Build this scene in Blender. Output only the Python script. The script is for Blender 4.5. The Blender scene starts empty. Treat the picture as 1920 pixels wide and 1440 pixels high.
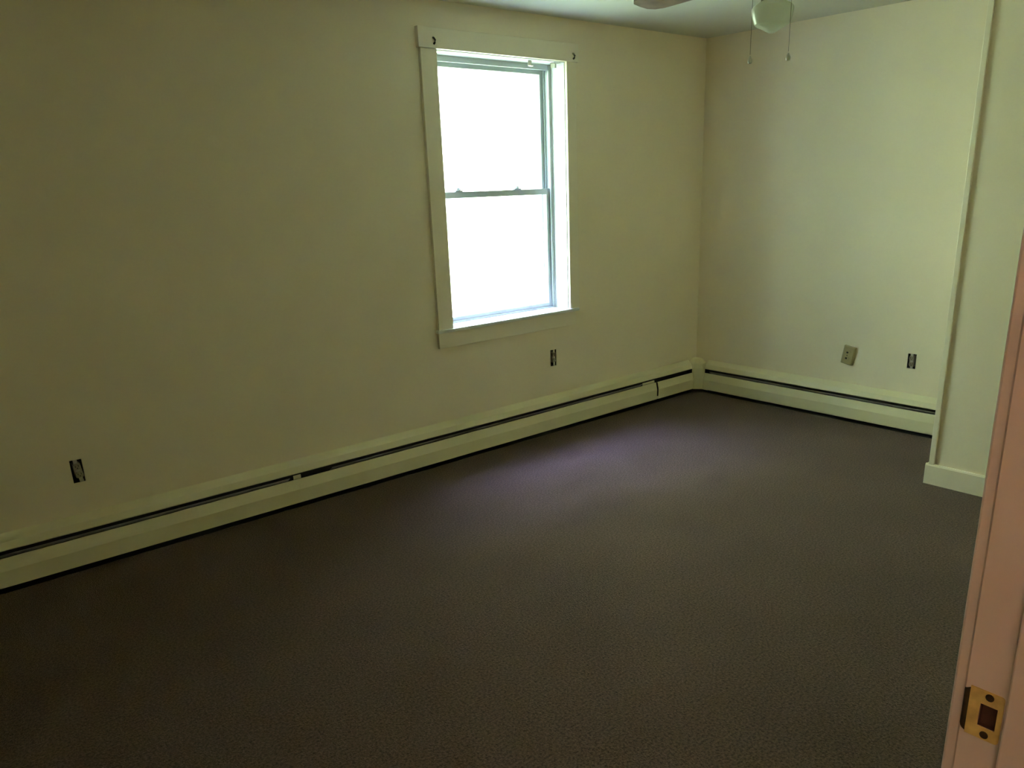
import bpy, bmesh, math, random
from mathutils import Matrix, Vector

scene = bpy.context.scene
col = scene.collection
random.seed(4)

# ------------------------------------------------------------------ camera
F_PX, YAW, PITCH, ROLL = 1506.0, 0.7112, -0.3146, -0.0316
CAM = Vector((-4.8041, -3.6901, 1.513))
fwd = Vector((math.sin(YAW) * math.cos(PITCH), math.cos(YAW) * math.cos(PITCH), math.sin(PITCH)))
rgt = Vector((math.cos(YAW), -math.sin(YAW), 0))
upv = rgt.cross(fwd)
cr, sr = math.cos(ROLL), math.sin(ROLL)
r2 = cr * rgt + sr * upv
u2 = -sr * rgt + cr * upv
cam_data = bpy.data.cameras.new('camera')
cam = bpy.data.objects.new('camera', cam_data)
col.objects.link(cam)
cam.matrix_world = Matrix(((r2.x, u2.x, -fwd.x, CAM.x), (r2.y, u2.y, -fwd.y, CAM.y),
                           (r2.z, u2.z, -fwd.z, CAM.z), (0, 0, 0, 1)))
cam_data.sensor_fit = 'HORIZONTAL'
cam_data.sensor_width = 36.0
cam_data.lens = F_PX / 1920 * 36
cam_data.shift_x = -43.27 / 1920
cam_data.shift_y = 114.58 / 1920
cam_data.clip_start = 0.01
scene.camera = cam

# ------------------------------------------------------------------ sky, sun, exposure
SKY = (0.38, 0.46, 1.0)          # clear blue sky
SKY_STRENGTH = 72.0
world = bpy.data.worlds.new('world')
scene.world = world
world.use_nodes = True
bg = world.node_tree.nodes['Background']
bg.inputs[0].default_value = (*SKY, 1)
bg.inputs[1].default_value = SKY_STRENGTH

sun_data = bpy.data.lights.new('sun', 'SUN')
sun_data.energy = 95.0
sun_data.color = (1.0, 0.97, 0.9)
sun_data.angle = math.radians(0.6)
sun = bpy.data.objects.new('sun', sun_data)
col.objects.link(sun)
sun.location = (-3, -12, 14)
sun.rotation_euler = (math.radians(38), 0, math.radians(-12))   # from behind the house, over the roof

scene.view_settings.view_transform = 'Standard'
scene.view_settings.look = 'None'
scene.view_settings.exposure = 0.6
scene.view_settings.gamma = 1.0
scene.view_settings.use_curve_mapping = False
scene.cycles.use_denoising = True
scene.cycles.max_bounces = 12
scene.cycles.diffuse_bounces = 10
scene.cycles.transparent_max_bounces = 12
scene.cycles.sample_clamp_indirect = 0.0


# ------------------------------------------------------------------ helpers
def tag(o, label=None, cat=None, group=None, kind=None):
    if label: o['label'] = label
    if cat: o['category'] = cat
    if group: o['group'] = group
    if kind: o['kind'] = kind
    return o


def empty(name, loc=(0, 0, 0), rot=None):
    o = bpy.data.objects.new(name, None)
    col.objects.link(o)
    o.empty_display_size = 0.05
    if rot is None:
        o.location = loc
    else:
        o.matrix_world = Matrix.Translation(loc) @ rot
    return o


class MB:
    """collects geometry; build() links it as one mesh object"""
    def __init__(self):
        self.bm = bmesh.new()

    def poly(self, pts):
        vs = [self.bm.verts.new(p) for p in pts]
        return self.bm.faces.new(vs)

    def box(self, x0, x1, y0, y1, z0, z1, bevel=0.0, seg=2):
        x0, x1 = min(x0, x1), max(x0, x1)
        y0, y1 = min(y0, y1), max(y0, y1)
        z0, z1 = min(z0, z1), max(z0, z1)
        v = [self.bm.verts.new(p) for p in ((x0, y0, z0), (x1, y0, z0), (x1, y1, z0), (x0, y1, z0),
                                            (x0, y0, z1), (x1, y0, z1), (x1, y1, z1), (x0, y1, z1))]
        fs = [self.bm.faces.new([v[i] for i in q]) for q in
              ((3, 2, 1, 0), (4, 5, 6, 7), (0, 1, 5, 4), (1, 2, 6, 5), (2, 3, 7, 6), (3, 0, 4, 7))]
        if bevel:
            es = list({e for f in fs for e in f.edges})
            bmesh.ops.bevel(self.bm, geom=es, offset=bevel, segments=seg, affect='EDGES', profile=0.5)
        return self

    def prism(self, pts2, fn, a, b):
        """closed 2-D outline pts2 swept from a to b; fn(s, p) -> 3-D"""
        n = len(pts2)
        A = [self.bm.verts.new(fn(a, p)) for p in pts2]
        B = [self.bm.verts.new(fn(b, p)) for p in pts2]
        for i in range(n):
            j = (i + 1) % n
            self.bm.faces.new((A[i], A[j], B[j], B[i]))
        self.bm.faces.new(A[::-1])
        self.bm.faces.new(B)
        return self

    def sheet(self, line, t, fn, a, b):
        """thin folded sheet: polyline in 2-D given thickness t and swept from a to b"""
        n = len(line)
        off = []
        for i in range(n):
            d = Vector((0, 0))
            if i > 0: d += (Vector(line[i]) - Vector(line[i - 1])).normalized()
            if i < n - 1: d += (Vector(line[i + 1]) - Vector(line[i])).normalized()
            d.normalize()
            off.append((line[i][0] - d.y * t, line[i][1] + d.x * t))
        n2 = len(line)
        rows = []
        for s in (a, b):
            rows.append(([self.bm.verts.new(fn(s, p)) for p in line], [self.bm.verts.new(fn(s, p)) for p in off]))
        (A0, A1), (B0, B1) = rows
        for i in range(n2 - 1):
            self.bm.faces.new((A0[i], A0[i + 1], B0[i + 1], B0[i]))
            self.bm.faces.new((A1[i + 1], A1[i], B1[i], B1[i + 1]))
            self.bm.faces.new((A0[i + 1], A0[i], A1[i], A1[i + 1]))
            self.bm.faces.new((B0[i], B0[i + 1], B1[i + 1], B1[i]))
        self.bm.faces.new((A0[0], B0[0], B1[0], A1[0]))
        self.bm.faces.new((B0[-1], A0[-1], A1[-1], B1[-1]))
        return self

    def lathe(self, prof, n=32, c=(0, 0, 0), closed_top=False, closed_bot=False):
        rings = []
        for r, z in prof:
            if r < 1e-6:
                rings.append([self.bm.verts.new((c[0], c[1], c[2] + z))])
            else:
                rings.append([self.bm.verts.new((c[0] + r * math.cos(2 * math.pi * k / n),
                                                 c[1] + r * math.sin(2 * math.pi * k / n), c[2] + z)) for k in range(n)])
        for a, b in zip(rings, rings[1:]):
            for k in range(n):
                q = (k + 1) % n
                if len(a) == 1 and len(b) == 1: continue
                if len(a) == 1: self.bm.faces.new((a[0], b[k], b[q]))
                elif len(b) == 1: self.bm.faces.new((a[k], b[0], a[q]))
                else: self.bm.faces.new((a[k], b[k], b[q], a[q]))
        if closed_top and len(rings[0]) > 1: self.bm.faces.new(rings[0])
        if closed_bot and len(rings[-1]) > 1: self.bm.faces.new(rings[-1][::-1])
        return self

    def tube(self, pts, r, n=8):
        pts = [Vector(p) for p in pts]
        rings = []
        for i, p in enumerate(pts):
            d = (pts[min(i + 1, len(pts) - 1)] - pts[max(i - 1, 0)]).normalized()
            ref = Vector((0, 0, 1)) if abs(d.z) < 0.9 else Vector((1, 0, 0))
            a = d.cross(ref).normalized(); b = d.cross(a)
            rings.append([self.bm.verts.new(p + r * (math.cos(2 * math.pi * k / n) * a + math.sin(2 * math.pi * k / n) * b))
                          for k in range(n)])
        for a, b in zip(rings, rings[1:]):
            for k in range(n):
                self.bm.faces.new((a[k], a[(k + 1) % n], b[(k + 1) % n], b[k]))
        self.bm.faces.new(rings[0][::-1]); self.bm.faces.new(rings[-1])
        return self

    def slab_holes(self, u0, u1, v0, v1, holes, fn, d0, d1):
        """slab over u,v with rectangular holes; fn(u, v, d) -> 3-D; d0 front face, d1 rear face"""
        us = sorted({u0, u1, *[h[0] for h in holes], *[h[1] for h in holes]})
        vs = sorted({v0, v1, *[h[2] for h in holes], *[h[3] for h in holes]})
        us = [u for u in us if u0 <= u <= u1]; vs = [v for v in vs if v0 <= v <= v1]
        def solid(i, j):
            if i < 0 or j < 0 or i >= len(us) - 1 or j >= len(vs) - 1: return False
            cu, cv = (us[i] + us[i + 1]) / 2, (vs[j] + vs[j + 1]) / 2
            return not any(h[0] < cu < h[1] and h[2] < cv < h[3] for h in holes)
        cache = {}
        def V(i, j, d):
            k = (i, j, d)
            if k not in cache: cache[k] = self.bm.verts.new(fn(us[i], vs[j], d))
            return cache[k]
        for i in range(len(us) - 1):
            for j in range(len(vs) - 1):
                if not solid(i, j): continue
                self.bm.faces.new((V(i, j, d0), V(i + 1, j, d0), V(i + 1, j + 1, d0), V(i, j + 1, d0)))
                self.bm.faces.new((V(i, j, d1), V(i, j + 1, d1), V(i + 1, j + 1, d1), V(i + 1, j, d1)))
                if not solid(i - 1, j): self.bm.faces.new((V(i, j, d0), V(i, j + 1, d0), V(i, j + 1, d1), V(i, j, d1)))
                if not solid(i + 1, j): self.bm.faces.new((V(i + 1, j, d0), V(i + 1, j, d1), V(i + 1, j + 1, d1), V(i + 1, j + 1, d0)))
                if not solid(i, j - 1): self.bm.faces.new((V(i, j, d0), V(i, j, d1), V(i + 1, j, d1), V(i + 1, j, d0)))
                if not solid(i, j + 1): self.bm.faces.new((V(i, j + 1, d0), V(i + 1, j + 1, d0), V(i + 1, j + 1, d1), V(i, j + 1, d1)))
        return self

    def build(self, name, mat, parent=None, smooth=None, loc=None):
        bmesh.ops.recalc_face_normals(self.bm, faces=self.bm.faces)
        me = bpy.data.meshes.new(name)
        self.bm.to_mesh(me); self.bm.free()
        if smooth is not None:
            me.polygons.foreach_set('use_smooth', [True] * len(me.polygons))
            me.set_sharp_from_angle(angle=math.radians(smooth))
        me.materials.append(mat)
        o = bpy.data.objects.new(name, me)
        col.objects.link(o)
        if parent is not None: o.parent = parent
        if loc is not None: o.location = loc
        return o


def struct(o, label=None):
    o['kind'] = 'structure'
    if label: o['label'] = label
    return o


# ------------------------------------------------------------------ materials
def material(name, color, rough=0.6, metal=0.0, var=0.0, vscale=6.0, bump=0.0, bscale=80.0, spec=0.5, detail=4.0):
    m = bpy.data.materials.new(name)
    m.use_nodes = True
    nt = m.node_tree; N = nt.nodes; L = nt.links
    b = N['Principled BSDF']
    b.inputs['Base Color'].default_value = (*color, 1)
    b.inputs['Roughness'].default_value = rough
    b.inputs['Metallic'].default_value = metal
    b.inputs['Specular IOR Level'].default_value = spec
    tc = N.new('ShaderNodeTexCoord')
    if var:
        nz = N.new('ShaderNodeTexNoise'); nz.inputs['Scale'].default_value = vscale; nz.inputs['Detail'].default_value = detail
        rmp = N.new('ShaderNodeValToRGB')
        rmp.color_ramp.elements[0].position = 0.3; rmp.color_ramp.elements[1].position = 0.7
        rmp.color_ramp.elements[0].color = (*[c * (1 - var) for c in color], 1)
        rmp.color_ramp.elements[1].color = (*[min(1, c * (1 + var)) for c in color], 1)
        L.new(tc.outputs['Object'], nz.inputs['Vector']); L.new(nz.outputs['Fac'], rmp.inputs['Fac'])
        L.new(rmp.outputs['Color'], b.inputs['Base Color'])
    if bump:
        n2 = N.new('ShaderNodeTexNoise'); n2.inputs['Scale'].default_value = bscale; n2.inputs['Detail'].default_value = 3
        bp = N.new('ShaderNodeBump'); bp.inputs['Strength'].default_value = bump; bp.inputs['Distance'].default_value = 0.002
        L.new(tc.outputs['Object'], n2.inputs['Vector']); L.new(n2.outputs['Fac'], bp.inputs['Height'])
        L.new(bp.outputs['Normal'], b.inputs['Normal'])
    return m


def carpet_material():
    m = bpy.data.materials.new('carpet')
    m.use_nodes = True
    nt = m.node_tree; N = nt.nodes; L = nt.links
    b = N['Principled BSDF']; b.inputs['Roughness'].default_value = 1.0; b.inputs['Specular IOR Level'].default_value = 0.1
    b.inputs['Sheen Weight'].default_value = 0.1; b.inputs['Sheen Roughness'].default_value = 0.5
    tc = N.new('ShaderNodeTexCoord')
    n1 = N.new('ShaderNodeTexNoise'); n1.inputs['Scale'].default_value = 125; n1.inputs['Detail'].default_value = 5; n1.inputs['Roughness'].default_value = 0.7
    n2 = N.new('ShaderNodeTexNoise'); n2.inputs['Scale'].default_value = 2.2; n2.inputs['Detail'].default_value = 4
    r1 = N.new('ShaderNodeValToRGB')
    e = r1.color_ramp.elements
    e[0].position = 0.34; e[0].color = (*CARPET_DARK, 1)
    e[1].position = 0.66; e[1].color = (*CARPET_LIGHT, 1)
    r2_ = N.new('ShaderNodeValToRGB')
    r2_.color_ramp.elements[0].position = 0.3; r2_.color_ramp.elements[0].color = (0.88, 0.88, 0.88, 1)
    r2_.color_ramp.elements[1].position = 0.7; r2_.color_ramp.elements[1].color = (1.08, 1.08, 1.08, 1)
    mx = N.new('ShaderNodeMix'); mx.data_type = 'RGBA'; mx.blend_type = 'MULTIPLY'; mx.inputs['Factor'].default_value = 1
    for n in (n1, n2): L.new(tc.outputs['Object'], n.inputs['Vector'])
    L.new(n1.outputs['Fac'], r1.inputs['Fac']); L.new(n2.outputs['Fac'], r2_.inputs['Fac'])
    L.new(r1.outputs['Color'], mx.inputs['A']); L.new(r2_.outputs['Color'], mx.inputs['B'])
    L.new(mx.outputs['Result'], b.inputs['Base Color'])
    bp = N.new('ShaderNodeBump'); bp.inputs['Strength'].default_value = 0.7; bp.inputs['Distance'].default_value = 0.005
    n3 = N.new('ShaderNodeTexNoise'); n3.inputs['Scale'].default_value = 230; n3.inputs['Detail'].default_value = 2
    L.new(tc.outputs['Object'], n3.inputs['Vector']); L.new(n3.outputs['Fac'], bp.inputs['Height'])
    L.new(bp.outputs['Normal'], b.inputs['Normal'])
    return m


def glass_material():
    m = bpy.data.materials.new('window_glass')
    m.use_nodes = True
    nt = m.node_tree; N = nt.nodes; L = nt.links
    N.remove(N['Principled BSDF'])
    tr = N.new('ShaderNodeBsdfTransparent'); tr.inputs[0].default_value = (0.97, 0.985, 0.975, 1)
    gl = N.new('ShaderNodeBsdfGlossy'); gl.inputs['Roughness'].default_value = 0.0
    # Schlick reflectance, the same from both sides of the thin pane
    lw = N.new('ShaderNodeLayerWeight'); lw.inputs['Blend'].default_value = 0.5
    pw = N.new('ShaderNodeMath'); pw.operation = 'POWER'; pw.inputs[1].default_value = 5.0
    fr = N.new('ShaderNodeMath'); fr.operation = 'MULTIPLY_ADD'; fr.inputs[1].default_value = 0.96; fr.inputs[2].default_value = 0.03
    L.new(lw.outputs['Facing'], pw.inputs[0]); L.new(pw.outputs[0], fr.inputs[0])
    mx = N.new('ShaderNodeMixShader')
    L.new(fr.outputs[0], mx.inputs[0]); L.new(tr.outputs[0], mx.inputs[1]); L.new(gl.outputs[0], mx.inputs[2])
    L.new(mx.outputs[0], N['Material Output'].inputs['Surface'])
    return m


def opal_material():
    m = material('frosted_opal_glass', (0.74, 0.76, 0.68), 0.12, var=0.01, vscale=8, spec=0.6)
    nt = m.node_tree; N = nt.nodes; L = nt.links
    tr = N.new('ShaderNodeBsdfTranslucent'); tr.inputs[0].default_value = (0.80, 0.82, 0.72, 1)
    mx = N.new('ShaderNodeMixShader'); mx.inputs[0].default_value = 0.6
    L.new(N['Principled BSDF'].outputs[0], mx.inputs[1]); L.new(tr.outputs[0], mx.inputs[2])
    L.new(mx.outputs[0], N['Material Output'].inputs['Surface'])
    return m


CARPET_DARK = (0.034, 0.0205, 0.014)
CARPET_LIGHT = (0.172, 0.108, 0.078)
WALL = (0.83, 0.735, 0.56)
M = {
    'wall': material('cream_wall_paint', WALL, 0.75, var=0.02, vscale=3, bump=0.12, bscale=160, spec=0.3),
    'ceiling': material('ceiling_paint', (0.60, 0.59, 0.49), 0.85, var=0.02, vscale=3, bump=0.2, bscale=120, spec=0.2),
    'trim': material('cream_trim_paint', (0.83, 0.75, 0.59), 0.4, var=0.02, vscale=9, bump=0.05, bscale=60),
    'white': material('white_window_paint', (0.78, 0.79, 0.76), 0.4, var=0.02, vscale=12),
    'vinyl': material('grey_white_vinyl', (0.45, 0.48, 0.48), 0.35, var=0.015, vscale=20),
    'heater': material('cream_enamel', (0.76, 0.70, 0.47), 0.38, var=0.03, vscale=5, bump=0.03, bscale=30),
    'heater_dark': material('slot_shade_metal', (0.022, 0.019, 0.017), 0.8, var=0.3, vscale=30),  # shade inside the heater slot is put into this colour
    'fin': material('dusty_shaded_fins', (0.03, 0.028, 0.027), 0.7, var=0.3, vscale=40),  # dusty grey, darkened further to carry the shade in the slot
    'damper': material('grey_damper_metal', (0.50, 0.46, 0.45), 0.45, metal=0.3, var=0.15, vscale=25),
    'copper': material('dull_copper', (0.2, 0.09, 0.05), 0.5, metal=0.9, var=0.2, vscale=30),
    'carpet': carpet_material(),
    'glass': glass_material(),
    'jamb': material('pinkish_jamb_paint', (0.76, 0.63, 0.66), 0.5, var=0.05, vscale=7, bump=0.08, bscale=45),
    'brass': material('worn_brass', (0.92, 0.62, 0.24), 0.42, metal=0.35, var=0.2, vscale=60),
    'brass_dark': material('shaded_dark_brass', (0.06, 0.035, 0.02), 0.5, metal=0.5, var=0.3, vscale=80),  # dark screws; on the strike lip it carries the shade
    'mortise': material('latch_hole_shade', (0.075, 0.028, 0.024), 0.8, var=0.3, vscale=60),  # shade of the latch hole put into the colour of its lining
    'box': material('dark_outlet_box', (0.02, 0.016, 0.012), 0.8, var=0.3, vscale=40),
    'socket': material('grey_socket_plastic', (0.30, 0.27, 0.21), 0.5, var=0.08, vscale=50),
    'ivory': material('ivory_plastic', (0.33, 0.27, 0.14), 0.4, var=0.04, vscale=30),
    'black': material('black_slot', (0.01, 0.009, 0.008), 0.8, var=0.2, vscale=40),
    'strap': material('zinc_strap', (0.5, 0.48, 0.42), 0.4, metal=0.7, var=0.15, vscale=50),
    'globe': opal_material(),
    'fan_metal': material('antique_fan_metal', (0.17, 0.15, 0.09), 0.35, metal=0.8, var=0.1, vscale=30),
    'blade': material('brown_blade_wood', (0.20, 0.13, 0.075), 0.5, var=0.25, vscale=14),
    'chain': material('dull_bead_chain', (0.24, 0.21, 0.14), 0.4, metal=0.6, var=0.1, vscale=90),
    'pull': material('pale_pull_knob', (0.62, 0.6, 0.5), 0.35, var=0.05, vscale=40),
    'nail': material('dark_nail', (0.06, 0.05, 0.035), 0.5, metal=0.6, var=0.2, vscale=90),
    'grass': material('sunlit_grass', (0.17, 0.215, 0.115), 0.9, var=0.2, vscale=1.5, spec=0.1),
    'leaf': material('sunlit_leaves', (0.33, 0.39, 0.21), 0.8, var=0.2, vscale=0.8, spec=0.1),
    'lamp': material('lamp_metal', (0.5, 0.5, 0.48), 0.4, metal=0.5, var=0.05, vscale=20),
}

# ------------------------------------------------------------------ the room
H = 2.40
X_W, Y_S = -5.55, -3.436          # far ends of the room out of frame: west wall, door (south) wall
T_N = 0.30                        # thickness of the window wall
HALL_Y = -4.75
CL_X, CL_Y = -0.795, -2.095       # closet corner

# window opening and outlet openings
WX0, WX1, WZ0, WZ1 = -2.225, -1.30, 0.745, 2.185
O_LEFT = (-4.198, -4.152, 0.368, 0.468)
O_WIN = (-1.474, -1.424, 0.413, 0.517)
O_BACK = (-1.626, -1.574, 0.386, 0.476)   # y0, y1, z0, z1 on the back wall

struct(MB().box(X_W - .15, .15, HALL_Y - .15, T_N, -.12, 0).build('floor', M['carpet']), 'dark grey-brown wall-to-wall carpet')
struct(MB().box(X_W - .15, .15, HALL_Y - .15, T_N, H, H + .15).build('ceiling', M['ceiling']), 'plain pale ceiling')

wn = struct(MB().slab_holes(X_W - .15, .15, 0, H, [(WX0, WX1, WZ0, WZ1), O_LEFT, O_WIN],
            lambda u, v, d: (u, d, v), 0.0, T_N).build('wall_north', M['wall']), 'cream painted wall with the window')
we = struct(MB().slab_holes(HALL_Y - .15, 0, 0, H, [O_BACK],
            lambda u, v, d: (d, u, v), 0.0, 0.15).build('wall_east', M['wall']), 'cream painted back wall')
struct(MB().box(X_W - .15, X_W, HALL_Y, 0, 0, H).build('wall_west', M['wall']))
DX0, DX1, DZ = -4.842, -3.982, 2.05      # rough opening of the doorway
struct(MB().slab_holes(X_W, 0, 0, H, [(DX0, DX1, -1, DZ)],
       lambda u, v, d: (u, d, v), Y_S, Y_S - .124).build('wall_south', M['wall']))
struct(MB().box(X_W, 0, HALL_Y - .15, HALL_Y, 0, H).build('wall_hall_south', M['wall']))
struct(MB().box(-2.6, -2.5, HALL_Y, Y_S - .124, 0, H).build('wall_hall_east', M['wall']))

# closet projecting from the back wall
struct(MB().box(CL_X, 0, Y_S, CL_Y, 0, H).build('wall_closet', M['wall']), 'cream painted end of the closet wall')
struct(MB().box(CL_X - .011, CL_X, CL_Y - .027, CL_Y, .10, H, .003).build('trim_1', M['trim']), 'narrow painted corner strip on the closet wall')
b = MB()
b.prism([(0, 0), (0.014, 0), (0.014, .098), (0.010, .106), (0, .106)],
        lambda s, p: (CL_X - p[0], s, p[1]), Y_S, CL_Y + .014)
b.prism([(0, 0), (0.014, 0), (0.014, .098), (0.010, .106), (0, .106)],
        lambda s, p: (s, CL_Y + p[0], p[1]), CL_X, -.075)
struct(b.build('baseboard_closet', M['trim']), 'cream baseboard around the closet corner')

# ------------------------------------------------------------------ window
win = empty('window_1', (-1.7625, 0, .65))
struct(win, 'white double-hung window with cream casing')
W0 = Vector((1.7625, 0, -.65))


def wpart(mb, name, mat, parent=None, smooth=None):
    o = mb.build(name, mat, parent or win, smooth)
    if parent is None: o.location = W0
    return o


JX0, JX1, JZ0, JZ1 = -2.21, -1.315, 0.76, 2.17    # clear opening between the jamb boards
wpart(MB().box(-2.312, JX0 - .004, -.020, 0, JZ0, JZ1 + .004, .002), 'side_casing', M['trim'])
wpart(MB().box(JX1 + .004, -1.235, -.020, 0, JZ0, JZ1 + .004, .002), 'side_casing', M['trim'])
wpart(MB().box(-2.325, -1.222, -.027, 0, JZ1 + .004, 2.27, .002), 'head_casing', M['trim'])
st = MB().box(-2.326, -1.245, -.034, 0, JZ0 - .018, JZ0, .004)
st.box(WX0, WX1, 0, .115, JZ0 - .015, JZ0)
wpart(st, 'stool', M['white'], smooth=40)
wpart(MB().box(-2.314, -1.262, -.018, 0, .655, JZ0 - .018, .002), 'apron', M['trim'])
for x0, x1 in ((WX0, JX0), (JX1, WX1)):
    wpart(MB().box(x0, x1, 0.0, T_N, JZ0 - .015, JZ1 + .015), 'jamb_board', M['white'])
wpart(MB().box(JX0, JX1, 0.0, T_N, JZ1, JZ1 + .015), 'head_board', M['white'])
# exterior sill
sl = MB().prism([(.115, .76), (.115, .72), (.35, .70), (.35, .735)], lambda s, p: (s, p[0], p[1]), JX0, JX1)
wpart(sl, 'sill', M['white'])
# vinyl master frame with sash tracks
vf = MB()
for sgn, xe in ((1, JX0), (-1, JX1)):
    vf.box(xe, xe + sgn * .012, .1135, .2135, JZ0 + .001, JZ1 - .001)
    for y in (.112, .154, .198):
        vf.box(xe + sgn * .0115, xe + sgn * .021, y, y + .010, JZ0 + .002, JZ1 - .002)
vf.box(JX0 + .0225, JX1 - .0225, .1145, .2125, JZ1 - .016, JZ1 - .0005)
vf.box(JX0 + .0225, JX1 - .0225, .1130, .1235, JZ1 - .030, JZ1 - .0155)
vf.box(JX0 + .0225, JX1 - .0225, .1145, .2125, JZ0 + .0005, JZ0 + .008)
wpart(vf, 'window_frame', M['vinyl'])


def sash(name, y0, y1, z0, z1, rail_b, rail_t, stile):
    x0, x1 = JX0 + .013, JX1 - .013
    mb = MB()
    mb.box(x0, x0 + stile, y0, y1, z0, z1, .002)
    mb.box(x1 - stile, x1, y0, y1, z0, z1, .002)
    mb.box(x0 + stile, x1 - stile, y0, y1, z0, z0 + rail_b, .002)
    mb.box(x0 + stile, x1 - stile, y0, y1, z1 - rail_t, z1, .002)
    s = wpart(mb, name, M['vinyl'])
    g = MB().box(x0 + stile - .003, x1 - stile + .003, (y0 + y1) / 2 - .0015, (y0 + y1) / 2 + .0015, z0 + rail_b - .003, z1 - rail_t + .003)
    o = g.build('pane', M['glass'], s); tag(o, 'clear window pane')
    return s


up = sash('upper_sash', .166, .192, 1.45, JZ1 - .018, .028, .030, .030)
lo = sash('lower_sash', .128, .154, JZ0 + .010, 1.482, .022, .034, .030)
for px in (-2.015, -1.585):
    k = MB().box(px - .026, px + .026, .126, .150, 1.482, 1.489, .002)
    k.lathe([(0.0, .016), (.008, .015), (.013, .010), (.014, 0)], 16, (px, .139, 1.488))
    k.box(px - .004, px + .022, .118, .132, 1.490, 1.496, .0015)
    tag(k.build('sash_lock', M['vinyl'], lo, 40), 'small white sash lock')
# leftover blind brackets under the head
for bx, w in ((-1.302 - .05, .045), (JX0 + .025, .04)):
    k = MB()
    k.box(bx - w / 2, bx + w / 2, .012, .050, JZ1 - .003, JZ1)
    k.box(bx - w / 2, bx - w / 2 + .003, .012, .050, JZ1 - .028, JZ1)
    k.box(bx - w / 2, bx + w / 2, .047, .050, JZ1 - .024, JZ1)
    wpart(k, 'blind_bracket', M['strap'])
k = MB().box(-1.56, -1.535, .03, .033, JZ1 - .028, JZ1)
k.box(-1.56, -1.535, .012, .033, JZ1 - .030, JZ1 - .027)
wpart(k, 'blind_bracket', M['strap'])

# bent curtain hooks left in the head casing
for hx, hz, lab in ((-2.236, 2.207, 'small dark hook left in the window casing, corner away from the back wall'),
                    (-1.268, 2.202, 'small dark hook left in the window casing, corner towards the back wall')):
    k = MB().tube([(hx, -.026, hz + .015), (hx, -.033, hz + .013), (hx + .004, -.039, hz + .002), (hx + .003, -.036, hz - .009), (hx + .001, -.029, hz - .014)], .0050, 8)
    tag(k.build('curtain_hook', M['nail'], None, 60), lab, 'hook', 'hooks in the window casing')

# ------------------------------------------------------------------ baseboard heaters
HOOD = [(.003, .232), (.012, .236), (.042, .207), (.051, .177), (.047, .172)]
COVER = [(.044, .143), (.054, .1445), (.0648, .094), (.0632, .0245), (.052, .022)]
DAMP = [(.022, .138), (.0500, .1570), (.0502, .1592)]
FN_N = lambda s, p: (s, -p[0], p[1])
FN_E = lambda s, p: (-p[0], s, p[1])


def heater(root, fn, a, b, covers, damper, first_name='hood'):
    def part(mb, name, mat, sm=None):
        o = mb.build(name, mat, root, sm)
        o.location = -root.location
        return o
    part(MB().prism([(.0005, .022), (.003, .022), (.003, .228), (.0005, .228)], fn, a, b), 'back_plate', M['heater_dark'])
    part(MB().sheet(HOOD[::-1], .0014, fn, a, b), 'hood', M['heater'])
    for s0, s1 in covers:
        part(MB().sheet(COVER[::-1], .0014, fn, s0, s1), 'front_cover', M['heater'])
    for s0, s1 in damper:
        part(MB().sheet(DAMP[::-1], .0012, fn, s0, s1), 'damper', M['damper'])
    part(MB().prism([(.003, .0012), (.061, .0012), (.061, .003), (.003, .003)], fn, a, b), 'gap_shade_strip', M['black'])  # added black strip: shade of the gap below the cover, as colour
    e1 = a + (.004 if b > a else -.004)
    part(MB().prism([(.0035, .02), (.0485, .02), (.0485, .17), (.0400, .20), (.0035, .20)], fn, a, e1), 'end_shade_plate', M['heater_dark'])  # added dark plate that paints the shade at the end of the slot
    pipe = MB()
    n = 10
    ring = [(.030 + .011 * math.cos(2 * math.pi * k / n), .085 + .011 * math.sin(2 * math.pi * k / n)) for k in range(n)]
    pipe.prism(ring, fn, a + (.02 if b > a else -.02), b)
    part(pipe, 'pipe', M['copper'], 60)
    fins = MB()
    lo_, hi_ = min(a, b) + .06, max(a, b) - .06
    s = lo_
    while s < hi_:
        fins.prism([(.006, .050), (.050, .050), (.050, .128), (.006, .128)], fn, s, s + .0012)
        s += .009
    o = part(fins, 'heat_fins', M['fin']); o['kind'] = 'stuff'
    # support brackets
    s = lo_ + .25
    while s < hi_:
        part(MB().prism([(.003, .026), (.046, .026), (.046, .048), (.003, .048)], fn, s, s + .012), 'bracket', M['heater_dark'])
        s += .9
    return part


hn = empty('baseboard_heater', (-2.8, -.03, 0))
tag(hn, 'long cream baseboard heater under the window with a seam in its cover', 'heater')
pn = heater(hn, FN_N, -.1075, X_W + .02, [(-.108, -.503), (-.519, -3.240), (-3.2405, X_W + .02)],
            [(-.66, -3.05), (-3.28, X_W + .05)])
# splice straps bridging the outlet slot at the joints
pn(MB().sheet([(.050, .145), (.0535, .154), (.050, .164)], .0014, FN_N, -.535, -.66), 'splice_strap', M['heater'])
pn(MB().sheet([(.049, .145), (.051, .154), (.049, .166)], .0014, FN_N, -3.222, -3.262), 'splice_strap', M['heater'])

he = empty('baseboard_heater', (-.03, -1.1, 0))
tag(he, 'shorter cream baseboard heater below the two outlets, running to the closet', 'heater')
heater(he, FN_E, -.122, CL_Y - .0 + .003, [(-.118, CL_Y + .003)], [(-.16, CL_Y + .003)])

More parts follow.
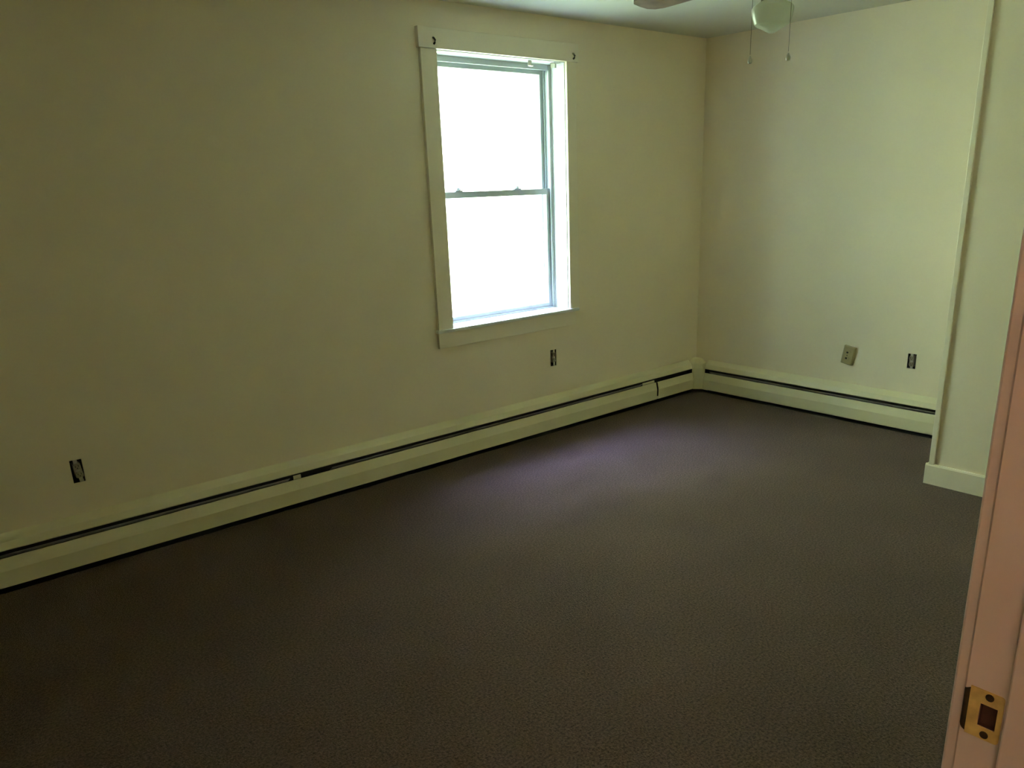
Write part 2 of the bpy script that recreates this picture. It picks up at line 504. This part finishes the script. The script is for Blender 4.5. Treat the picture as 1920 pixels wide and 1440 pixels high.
# inside corner cover joining both heaters
k = MB()
foot = [(-.001, -.001), (-.106, -.001), (-.106, -.0655), (-.0655, -.116), (-.001, -.116)]
def ring_at(z, ins):
    out = []
    for x, y in foot:
        out.append((x * (1 - ins) if x < -.01 else x, y * (1 - ins) if y < -.01 else y, z))
    return out
levels = [(.022, .0), (.15, .0), (.178, .02), (.210, .16), (.239, .55)]
prev = None
for z, ins in levels:
    cur = [k.bm.verts.new(p) for p in ring_at(z, ins)]
    if prev:
        for i in range(5):
            j = (i + 1) % 5
            k.bm.faces.new((prev[i], prev[j], cur[j], cur[i]))
    else:
        k.bm.faces.new(cur[::-1])
    prev = cur
k.bm.faces.new(prev)
cc = k.build('heater_corner_cover', M['heater'])
tag(cc, 'cream corner cover joining the two baseboard heaters', 'heater cover')

# ------------------------------------------------------------------ outlets
def basis(right, out):
    r_, o_ = Vector(right), Vector(out)
    z_ = Vector((0, 0, 1))
    # local x = right along the wall, local y = into the wall (-out), local z = up
    return Matrix(((r_.x, -o_.x, z_.x, 0), (r_.y, -o_.y, z_.y, 0), (r_.z, -o_.z, z_.z, 0), (0, 0, 0, 1)))


def rounded(w, h, r, n=4):
    pts = []
    for cx_, cz_, a0 in ((w / 2 - r, h / 2 - r, 0), (-w / 2 + r, h / 2 - r, 90), (-w / 2 + r, -h / 2 + r, 180), (w / 2 - r, -h / 2 + r, 270)):
        for i in range(n + 1):
            a = math.radians(a0 + 90 * i / n)
            pts.append((cx_ + r * math.cos(a), cz_ + r * math.sin(a)))
    return pts


def bare_outlet(center, rot, w, h, label, tilt, shift=(0, 0)):
    root = empty('electrical_outlet', center, rot)
    tag(root, label, 'outlet')
    bx = MB()
    e = .0005
    bx.box(-w / 2 + e, w / 2 - e, .058, .060, -h / 2 + e, h / 2 - e)
    for x in (-w / 2 + e, w / 2 - e - .0015): bx.box(x, x + .0015, .004, .060, -h / 2 + e, h / 2 - e)
    for z in (-h / 2 + e, h / 2 - e - .0015): bx.box(-w / 2 + e, w / 2 - e, .004, .060, z, z + .0015)
    bx.build('box', M['box'], root)
    ct, s_ = math.cos(tilt), math.sin(tilt)
    def tl(p, y): return (p[0] * ct - p[1] * s_ + shift[0], y, p[0] * s_ + p[1] * ct + shift[1])
    sp = MB()
    sp.prism(rounded(.016, .104, .005), lambda d, p: tl(p, d), .0005, .002)
    sp.build('strap', M['strap'], root)
    body = MB()
    body.prism(rounded(.030, .066, .006), lambda d, p: tl(p, d), .003, .034)
    body.build('body', M['socket'], root)
    for zc in (.0175, -.0175):
        f = MB().prism(rounded(.029, .026, .011, 6), lambda d, p: tl((p[0], p[1] + zc), d), -.0035, .004)
        so = f.build('socket', M['socket'], root)
        sl_ = MB()
        for dx in (-.006, .006):
            sl_.prism([(dx - .0012, zc - .001), (dx + .0012, zc - .001), (dx + .0012, zc + .007), (dx - .0012, zc + .007)], lambda d, p: tl(p, d), -.0040, -.0030)
        sl_.prism(rounded(.004, .005, .0018, 3), lambda d, p: tl((p[0], p[1] + zc - .006), d), -.0040, -.0030)
        sl_.build('slot', M['black'], so)
    sc = MB().prism(rounded(.005, .005, .0024, 3), lambda d, p: tl(p, d), -.001, .004)
    sc.build('screw', M['strap'], root)
    return root


RN = basis((1, 0, 0), (0, -1, 0))      # on the window wall
RE = basis((0, -1, 0), (-1, 0, 0))     # on the back wall
bare_outlet(((O_LEFT[0] + O_LEFT[1]) / 2, 0, (O_LEFT[2] + O_LEFT[3]) / 2), RN, .046, .10,
            'uncovered outlet in a dark wall box, alone on the bare window wall', math.radians(7), (.003, .002))
bare_outlet(((O_WIN[0] + O_WIN[1]) / 2, 0, (O_WIN[2] + O_WIN[3]) / 2), RN, .050, .104,
            'uncovered outlet in the wall just below the window', 0, (.006, .003))
bare_outlet((0, (O_BACK[0] + O_BACK[1]) / 2, (O_BACK[2] + O_BACK[3]) / 2), RE, .052, .09,
            'uncovered outlet on the back wall beside the closet corner', math.radians(3), (0, 0))

# outlet with an ivory cover, hanging a little askew
po = empty('electrical_outlet', (0, -1.204, .416), RE @ Matrix.Rotation(math.radians(9), 4, 'Y'))
tag(po, 'outlet with an ivory cover plate hanging askew on the back wall', 'outlet')
k = MB()
o1 = rounded(.080, .118, .005); o2 = rounded(.066, .104, .005)
A = [k.bm.verts.new((x, -.0005, z)) for x, z in o1]
A2 = [k.bm.verts.new((x, -.012, z)) for x, z in o1]
B = [k.bm.verts.new((x, -.020, z)) for x, z in o2]
for P, Q in ((A, A2), (A2, B)):
    for i in range(len(P)):
        j = (i + 1) % len(P); k.bm.faces.new((P[i], P[j], Q[j], Q[i]))
k.bm.faces.new(B); k.bm.faces.new(A[::-1])
k.build('cover_plate', M['ivory'], po, 30)
for zc in (.021, -.021):
    f = MB().prism(rounded(.033, .027, .011, 6), lambda d, p: (p[0] - .004, d, p[1] + zc), -.0225, -.0195)
    so = f.build('socket', M['ivory'], po)
    sl_ = MB()
    sl_.prism(rounded(.013, .011, .003, 3), lambda d, p: (p[0] - .005, d, p[1] + zc * .9), -.0232, -.0222)
    sl_.build('slot', M['black'], so)
MB().prism(rounded(.006, .006, .0028, 3), lambda d, p: (p[0] - .004, d, p[1]), -.0215, -.0195).build('screw', M['brass_dark'], po)

# ------------------------------------------------------------------ doorway
JF = -4.0                      # face of the jamb that shows
dj = empty('door_1', (JF, Y_S, 0))
struct(dj, 'pinkish painted door frame of the doorway')
D0 = -dj.location
def dpart(mb, name, mat, parent=None, smooth=None):
    o = mb.build(name, mat, parent or dj, smooth)
    if parent is None: o.location = D0
    return o
PL_Z = .975
PL_Y = -3.459
hole = (PL_Y - .010, PL_Y + .007, PL_Z - .0145, PL_Z + .0125)
dpart(MB().slab_holes(Y_S - .124, Y_S, 0, 2.03, [hole], lambda u, v, d: (d, u, v), JF, JF + .018), 'jamb', M['jamb'])
dpart(MB().box(-4.842, -4.824, Y_S - .124, Y_S, 0, 2.03), 'jamb', M['jamb'])
dpart(MB().box(-4.842, JF + .018, Y_S - .124, Y_S, 2.03, 2.048), 'head_jamb', M['jamb'])
dpart(MB().box(JF - .007, JF, -3.513, -3.477, 0, 2.03, .002), 'door_stop', M['jamb'])
dpart(MB().box(-4.824, -4.813, -3.513, -3.477, 0, 2.03, .002), 'door_stop', M['jamb'])
for y0, y1 in ((Y_S, Y_S + .0145), (Y_S - .1385, Y_S - .124)):
    dpart(MB().box(JF + .004, JF + .066, y0, y1, 0, 2.095, .003), 'side_casing', M['jamb'])
    dpart(MB().box(-4.892, -4.828, y0, y1, 0, 2.095, .003), 'side_casing', M['jamb'])
    dpart(MB().box(-4.828, JF + .004, y0, y1, 2.034, 2.095, .003), 'head_casing', M['jamb'])
mo = MB().box(JF + .005, JF + .0178, hole[0] + .0001, hole[1] - .0001, hole[2] + .0001, hole[3] - .0001)
for q in ((hole[0] + .0001, hole[0] + .0009, hole[2] + .0001, hole[3] - .0001), (hole[1] - .0009, hole[1] - .0001, hole[2] + .0001, hole[3] - .0001),
          (hole[0] + .001, hole[1] - .001, hole[2] + .0001, hole[2] + .0009), (hole[0] + .001, hole[1] - .001, hole[3] - .0009, hole[3] - .0001)):
    mo.box(JF + .0002, JF + .0048, *q)
dpart(mo, 'mortise', M['mortise'])

sp = empty('strike_plate', (JF, PL_Y, PL_Z))
tag(sp, 'worn brass strike plate with a dark latch hole on the door jamb', 'strike plate')
k = MB()
PH = .0285
y_r, y_l = -.0150, .0180          # plate from the stop side to the room side
hy0, hy1, hz0, hz1 = -.010, .007, -.0145, .0125
k.slab_holes(y_r, y_l, -PH, PH, [(hy0, hy1, hz0, hz1)], lambda u, v, d: (d, u, v), -.0014, -.0001)
cor = [e for e in k.bm.edges if all(abs(v.co.y - y_r) < 1e-6 for v in e.verts) and abs(e.verts[0].co.z - e.verts[1].co.z) < 1e-6 and abs(abs(e.verts[0].co.z) - PH) < 1e-6]
bmesh.ops.bevel(k.bm, geom=cor, offset=.004, segments=4, affect='EDGES', profile=.5)
plate = k.build('plate', M['brass'], sp)
# curved lip towards the room, its shade put into the dark brass colour
lip = MB()
line = [(y_l, -.0014), (y_l + .003, -.0016), (y_l + .0050, -.0004), (y_l + .0066, .0022), (y_l + .0072, .005)]
hh = [PH - .002, PH - .004, PH - .0055, PH - .007, PH - .009]
rows = []
for (yy, xx), h_ in zip(line, hh):
    rows.append([(xx, yy, -h_), (xx, yy, h_)])
fr = [[lip.bm.verts.new(p) for p in r_] for r_ in rows]
bk = [[lip.bm.verts.new((p[0] + .0012, p[1] - .0004, p[2])) for p in r_] for r_ in rows]
for i in range(len(fr) - 1):
    lip.bm.faces.new((fr[i][0], fr[i][1], fr[i + 1][1], fr[i + 1][0]))
    lip.bm.faces.new((bk[i][1], bk[i][0], bk[i + 1][0], bk[i + 1][1]))
    for q in (0, 1):
        lip.bm.faces.new((fr[i][q], fr[i + 1][q], bk[i + 1][q], bk[i][q]))
lip.bm.faces.new((fr[0][0], fr[0][1], bk[0][1], bk[0][0]))
lip.bm.faces.new((fr[-1][1], fr[-1][0], bk[-1][0], bk[-1][1]))
tag(lip.build('lip', M['brass_dark'], sp, 50), 'curved lip with its shade in the dark colour')
for zc in (.0225, -.0225):
    s_ = MB()
    ring = [(.0042 * math.cos(2 * math.pi * i / 14), .0042 * math.sin(2 * math.pi * i / 14)) for i in range(14)]
    s_.prism(ring, lambda d, p: (d, p[0] - .001, p[1] + zc), -.0019, -.0010)
    tag(s_.build('screw', M['brass_dark'], sp), 'dark screw head')

# ------------------------------------------------------------------ ceiling fan
FC = Vector((-2.045, -1.858, 0))
fan = empty('ceiling_fan', (FC.x, FC.y, H))
tag(fan, 'ceiling fan with brown blades and an opal glass light globe', 'ceiling fan')
def fpart(mb, name, mat, sm=35):
    return mb.build(name, mat, fan, sm)       # local z = 0 at the ceiling
fpart(MB().lathe([(0, 0), (.075, 0), (.075, -.012), (.055, -.035), (.03, -.045), (.0, -.045)], 40), 'canopy', M['fan_metal'])
fpart(MB().lathe([(.014, -.04), (.014, -.07)], 20), 'downrod', M['fan_metal'])
fpart(MB().lathe([(0, -.06), (.05, -.06), (.085, -.075), (.098, -.10), (.098, -.15), (.085, -.172), (.05, -.18), (0, -.18)], 48), 'motor_housing', M['fan_metal'])
fpart(MB().lathe([(0, -.18), (.042, -.18), (.046, -.19), (.046, -.225), (.040, -.235), (0, -.235)], 40), 'switch_housing', M['fan_metal'])
fpart(MB().lathe([(0, -.235), (.034, -.235), (.030, -.25), (.030, -.268), (.041, -.275), (.043, -.293), (.040, -.295), (0, -.292)], 40), 'light_fitter', M['fan_metal'])
GZ = -.400                                   # lowest point of the globe
prof = [(.034, .112), (.0355, .107), (.045, .101), (.060, .094), (.0705, .085), (.073, .077), (.0722, .066), (.0695, .052), (.0650, .038),
        (.0615, .029), (.055, .024), (.038, .016), (.022, .007), (.011, .0015), (0, 0)]
fpart(MB().lathe([(r_, GZ + z_) for r_, z_ in prof], 48), 'light_globe', M['globe'], 22)
BZ = -.20
for q in range(4):
    ang = math.radians(86 + 90 * q)
    rot = Matrix.Rotation(ang, 4, 'Z')
    tilt = Matrix.Rotation(math.radians(8), 4, 'X')
    arm = MB()
    arm.prism([(-.012, -.163), (.012, -.163), (.012, -.169), (-.012, -.169)], lambda s, p: rot @ Vector((s, p[0], p[1])), .08, .15)
    arm.prism([(-.032, BZ + .006), (.032, BZ + .006), (.028, BZ + .001), (-.028, BZ + .001)], lambda s, p: rot @ Vector((s, p[0], p[1] + (.03 if s < .16 else 0))), .14, .23)
    ao = fpart(arm, 'blade_arm', M['fan_metal'])
    out = [(.18, -.050), (.32, -.060), (.60, -.072), (.645, -.062), (.668, -.040), (.672, 0), (.668, .040), (.645, .062), (.60, .072), (.32, .060), (.18, .050)]
    bl = MB()
    tops = [bl.bm.verts.new(rot @ (Matrix.Translation((0, 0, BZ)) @ tilt @ Vector((x, y, .003)))) for x, y in out]
    bots = [bl.bm.verts.new(rot @ (Matrix.Translation((0, 0, BZ)) @ tilt @ Vector((x, y, -.003)))) for x, y in out]
    bl.bm.faces.new(tops); bl.bm.faces.new(bots[::-1])
    for i in range(len(out)):
        j = (i + 1) % len(out); bl.bm.faces.new((bots[i], bots[j], tops[j], tops[i]))
    fpart(bl, 'blade', M['blade'], 30)
# pull chains, on the left and right of the globe as one faces it from the door
rv = Vector((math.cos(YAW), -math.sin(YAW), 0)); fv = Vector((math.sin(YAW), math.cos(YAW), 0))
for side, depth, zend in ((-.058, .058, -.490), (.044, -.070, -.500)):
    p0 = rv * (side * .45) + fv * (depth * .35); p1 = rv * side + fv * depth
    pts = [Vector((p0.x, p0.y, -.225)), Vector((p0.x * .4 + p1.x * .6, p0.y * .4 + p1.y * .6, -.238)), Vector((p1.x, p1.y, -.262)), Vector((p1.x, p1.y, -.38)), Vector((p1.x, p1.y, zend + .03))]
    c_ = fpart(MB().tube(pts, .0010, 6), 'pull_chain', M['chain'], 60)
    kn = MB().lathe([(0, .026), (.003, .025), (.004, .020), (.0075, .013), (.0085, .007), (.0065, .001), (0, -.001)], 16, (p1.x, p1.y, zend))
    kn.build('pull_knob', M['pull'], c_, 40)

# ------------------------------------------------------------------ hall lamp (behind the photographer) and the garden
HALL_EMIT = 88.0
hl = empty('hall_ceiling_lamp', (-5.0, -4.25, H))
tag(hl, 'shallow metal bowl lamp under the hall ceiling, behind the doorway', 'lamp')
MB().lathe([(0, 0), (.05, 0), (.05, -.012), (0, -.012)], 24).build('lamp_base', M['lamp'], hl, 40)
MB().lathe([(.008, -.01), (.008, -.20)], 10).build('lamp_stem', M['lamp'], hl, 60)
MB().lathe([(.17, -.13), (.172, -.13), (.16, -.16), (.12, -.19), (.06, -.205), (0, -.21), (0, -.207), (.06, -.202), (.118, -.187), (.157, -.158), (.17, -.13)], 32).build('lamp_bowl', M['lamp'], hl, 40)
lm = bpy.data.materials.new('warm_bulb'); lm.use_nodes = True
pb = lm.node_tree.nodes['Principled BSDF']
pb.inputs['Base Color'].default_value = (.9, .85, .75, 1)
pb.inputs['Emission Color'].default_value = (1.0, .65, .47, 1)
pb.inputs['Emission Strength'].default_value = HALL_EMIT
MB().lathe([(0, -.165), (.11, -.165), (.115, -.172), (.11, -.178), (0, -.178)], 24).build('bulb', lm, hl, 40)

struct(MB().box(-70, 70, T_N + .02, 90, -.75, -.65).build('ground', M['grass']), 'grass outside the window')
tr = MB()
rt = random.Random(11)
for i in range(15):
    ta = math.radians(8 + i * 164 / 14); tr_ = 8.6 + rt.uniform(-.3, .6)
    tx = -1.76 - tr_ * math.cos(ta); ty = .4 + tr_ * math.sin(ta); th = rt.uniform(11.0, 12.0)
    tr.tube([(tx, ty, -.66), (tx + .05, ty, 1.2), (tx, ty, 3.2)], .18, 8)
    for q in range(11):
        a = rt.uniform(0, 6.28); rr = rt.uniform(.1, .9); hz = -.2 + (q + .6) / 11 * (th - 1.4)
        rad = rt.uniform(1.5, 2.0)
        res = bmesh.ops.create_icosphere(tr.bm, subdivisions=3, radius=rad,
                                         matrix=Matrix.Translation((tx + rr * math.cos(a), ty + .5 * rr * math.sin(a), hz + .4)))
        for v in res['verts']:
            c = v.co
            v.co = c + Vector((math.sin(c.y * 7 + c.z * 5), math.sin(c.z * 6 + c.x * 5), math.sin(c.x * 7 + c.y * 6))) * .09
for i in range(60):                                    # low growth closing the gaps between the trunks
    ta = math.radians(6 + i * 168 / 59); rr = 7.4 + rt.uniform(-.2, .2)
    bmesh.ops.create_icosphere(tr.bm, subdivisions=2, radius=rt.uniform(.8, 1.0),
                               matrix=Matrix.Translation((-1.76 - rr * math.cos(ta), .4 + rr * math.sin(ta), rt.uniform(-.4, .1))))
to = tr.build('tree_line', M['leaf'], None, 60)
to['kind'] = 'stuff'; to['label'] = 'leafy trees growing outside the window'; to['category'] = 'trees'
